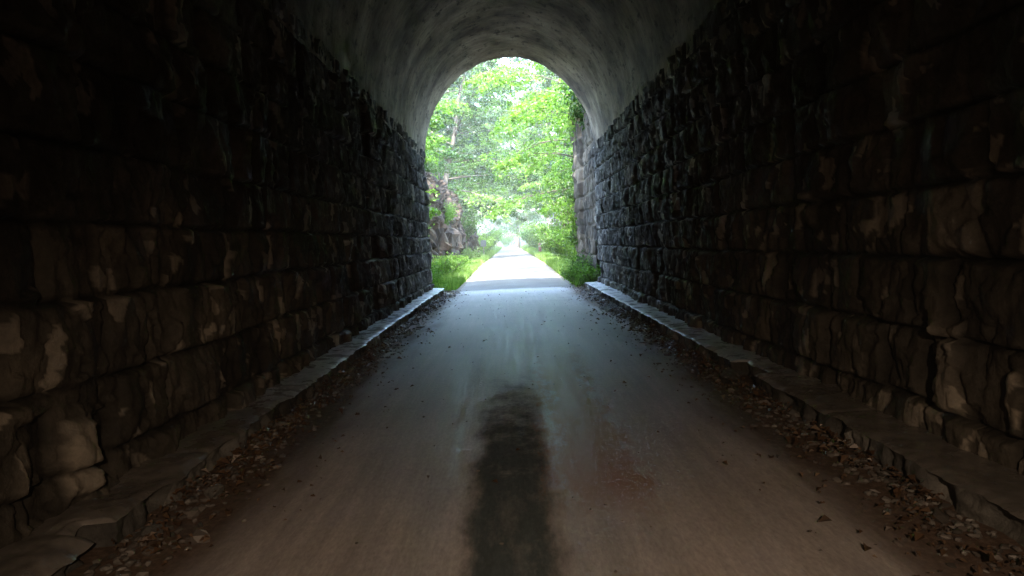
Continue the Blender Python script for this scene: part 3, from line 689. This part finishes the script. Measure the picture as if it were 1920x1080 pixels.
# ---- verge vegetation as uncountable stuff
def verge(N, y0, y1, name, label):
    side = np.where(rng.random(N) < .5, -1, 1); y = y0+(y1-y0)*rng.random(N)**1.4
    x = .07+side*(1.66+.17*sstep(17, 40, y)+rng.gamma(1.6, .38, N))
    cl = vn(x*1.4, y*.9, 55); kp = (cl > .30) & ((x > 0) | (y > 18.3)) & ((x < 0) | (y > 19.0)) & ((x < 2.1) | (y > 22.7))
    x, y, cl = x[kp], y[kp], cl[kp]; n = len(x)
    z = bank(x, y); hgt = (.10+.55*(cl-.3)*rng.random(n))*np.minimum(1.6, .35+np.abs(x-.07)-1.5)
    c = np.stack([x, y, z+hgt*rng.random(n)+.02], -1)
    return leaves_mesh(c, rvec(n)+np.array([0, 0, .25]), np.array([0, 0, 1])+rvec(n)*.8, rng.uniform(.05, .12, n)*(1+y/90), .5, .3)
def blades(N, y0, y1):
    side = np.where(rng.random(N) < .5, -1, 1); y = y0+(y1-y0)*rng.random(N)**1.3
    x = .07+side*(1.62+.17*sstep(17, 40, y)+rng.gamma(1.3, .35, N)); kp = ((x > 0) | (y > 18.0)) & ((x < 0) | (y > 17.7)) & (vn(x*2, y*1.2, 66) > .3) & ((x < 2.15) | (y > 22.7))
    x, y = x[kp], y[kp]; n = len(x); h = rng.uniform(.1, .34, n)*(1+y/150)
    b = np.stack([x, y, bank(x, y)-.01], -1); ln = rvec(n)*.5; ln[:, 2] = 1
    w_ = rvec(n); w_[:, 2] = 0; w_ *= .009*(1+y[:, None]/35)
    V = np.stack([b-w_, b+w_, b+ln*h[:, None]], 1).reshape(-1, 3); return V, np.arange(n*3).reshape(-1, 3)
V, f = blades(60000, 17.7, 130)
tag(mesh('grass', V, f, m_grass), 'green grass along both sides of the path outside', 'grass', kind='stuff')
V, f = verge(70000, 18, 130, '', '')
tag(mesh('ground_cover', V, f, m_leafC), 'low bright weeds covering both verges and lower banks', 'ground cover', kind='stuff')
# leafy cover creeping over the banks
N = 110000; y = 19+125*rng.random(N)**1.2; sd = np.where(rng.random(N) < .5, -1, 1); x = sd*(3.0+7.5*rng.random(N)**1.3)
kp = (vn(x*.8, y*.6, 33) > .36) & ~((x > -5.4) & (x < 0) & (y > 25.5) & (y < 47)) & ~((x > 0) & (x < 3.3) & (y < 23)); x, y = x[kp], y[kp]; n = len(x)
c = np.stack([x, y, bank(x, y)+.05+.5*rng.random(n)*vn(x, y, 8)], -1)
V, f = leaves_mesh(c, rvec(n), np.array([0, 0, 1])+np.stack([-np.sign(x)*.6, x*0, x*0], -1)+rvec(n)*.7, rng.uniform(.09, .17, n)*(1+y/120), .65, .3)
tag(mesh('bank_undergrowth', V, f, m_leafB), 'dense undergrowth on the slopes of the cutting', 'undergrowth', kind='stuff')
# far wood that closes the cutting, reads as one mass
N = 60000; x = rng.uniform(-75, 75, N); y = rng.uniform(185, 240, N); hh = 34*(.55+.45*vn(x*.09, y*.05, 3)+.15*vn(x*.4, y*.3, 4)); z = hh*rng.random(N)**.7
c = np.stack([x, y, z+bank(x, y)], -1)
V, f = leaves_mesh(c, rvec(N), np.array([0, 0, 1])+rvec(N)*.7, rng.uniform(.5, 1.2, N), .7, .3)
tag(mesh('distant_woods', V, f, m_leafB), 'hazy far-off woods behind the end of the path', 'woods', kind='stuff')

# ------------------------------------------------------------------ sign and red post
def cyl(x, y, z0, z1, r_, k=10): return tube([(x, y, z0), (x, y, (z0+z1)/2), (x, y, z1)], [r_]*3, k)
s = empty('trail_sign', (-2.35, 58, 0), 'small pale grey sign on a short post at the left edge of the path', 'sign')
V, f = cyl(0, .03, -.1, 1.55, .04); mesh('post', V, f, m_wood, s)
v, f = boxv(-.24, .24, -.03, -.012, .95, 1.5); mesh('board', v, f, m_sign, s)
s = empty('bollard', (2.45, 56, 0), 'short rusty red post standing among the shrubs on the right verge', 'post')
V1, f1 = tube([(0, 0, -.1), (0, 0, .5), (0, 0, 1.0), (0, 0, 1.06), (0, 0, 1.08)], [.13, .13, .12, .07, .001], 12); mesh('shaft', V1, f1, m_red, s, True)
V1, f1 = tube([(0, 0, .74), (0, 0, .75), (0, 0, .84), (0, 0, .85)], [.12, .136, .136, .12], 12); mesh('reflective_band', V1, f1, m_sign, s)

# ------------------------------------------------------------------ misty summer air
v, f = boxv(-230, 230, -160, 440, -3, 75)
M = Mat('misty_air'); M.t.nodes.remove(M.out); M.out = M.n('ShaderNodeOutputMaterial')
pv = M.n('ShaderNodeVolumePrincipled'); pv.inputs['Color'].default_value = (.93, .97, .95, 1); pv.inputs['Density'].default_value = .0010; pv.inputs['Anisotropy'].default_value = .2
M.l(pv.outputs[0], M.out.inputs['Volume'])
tag(mesh('haze', v, f, M.m), 'pale humid air between the trees', 'haze', kind='stuff')
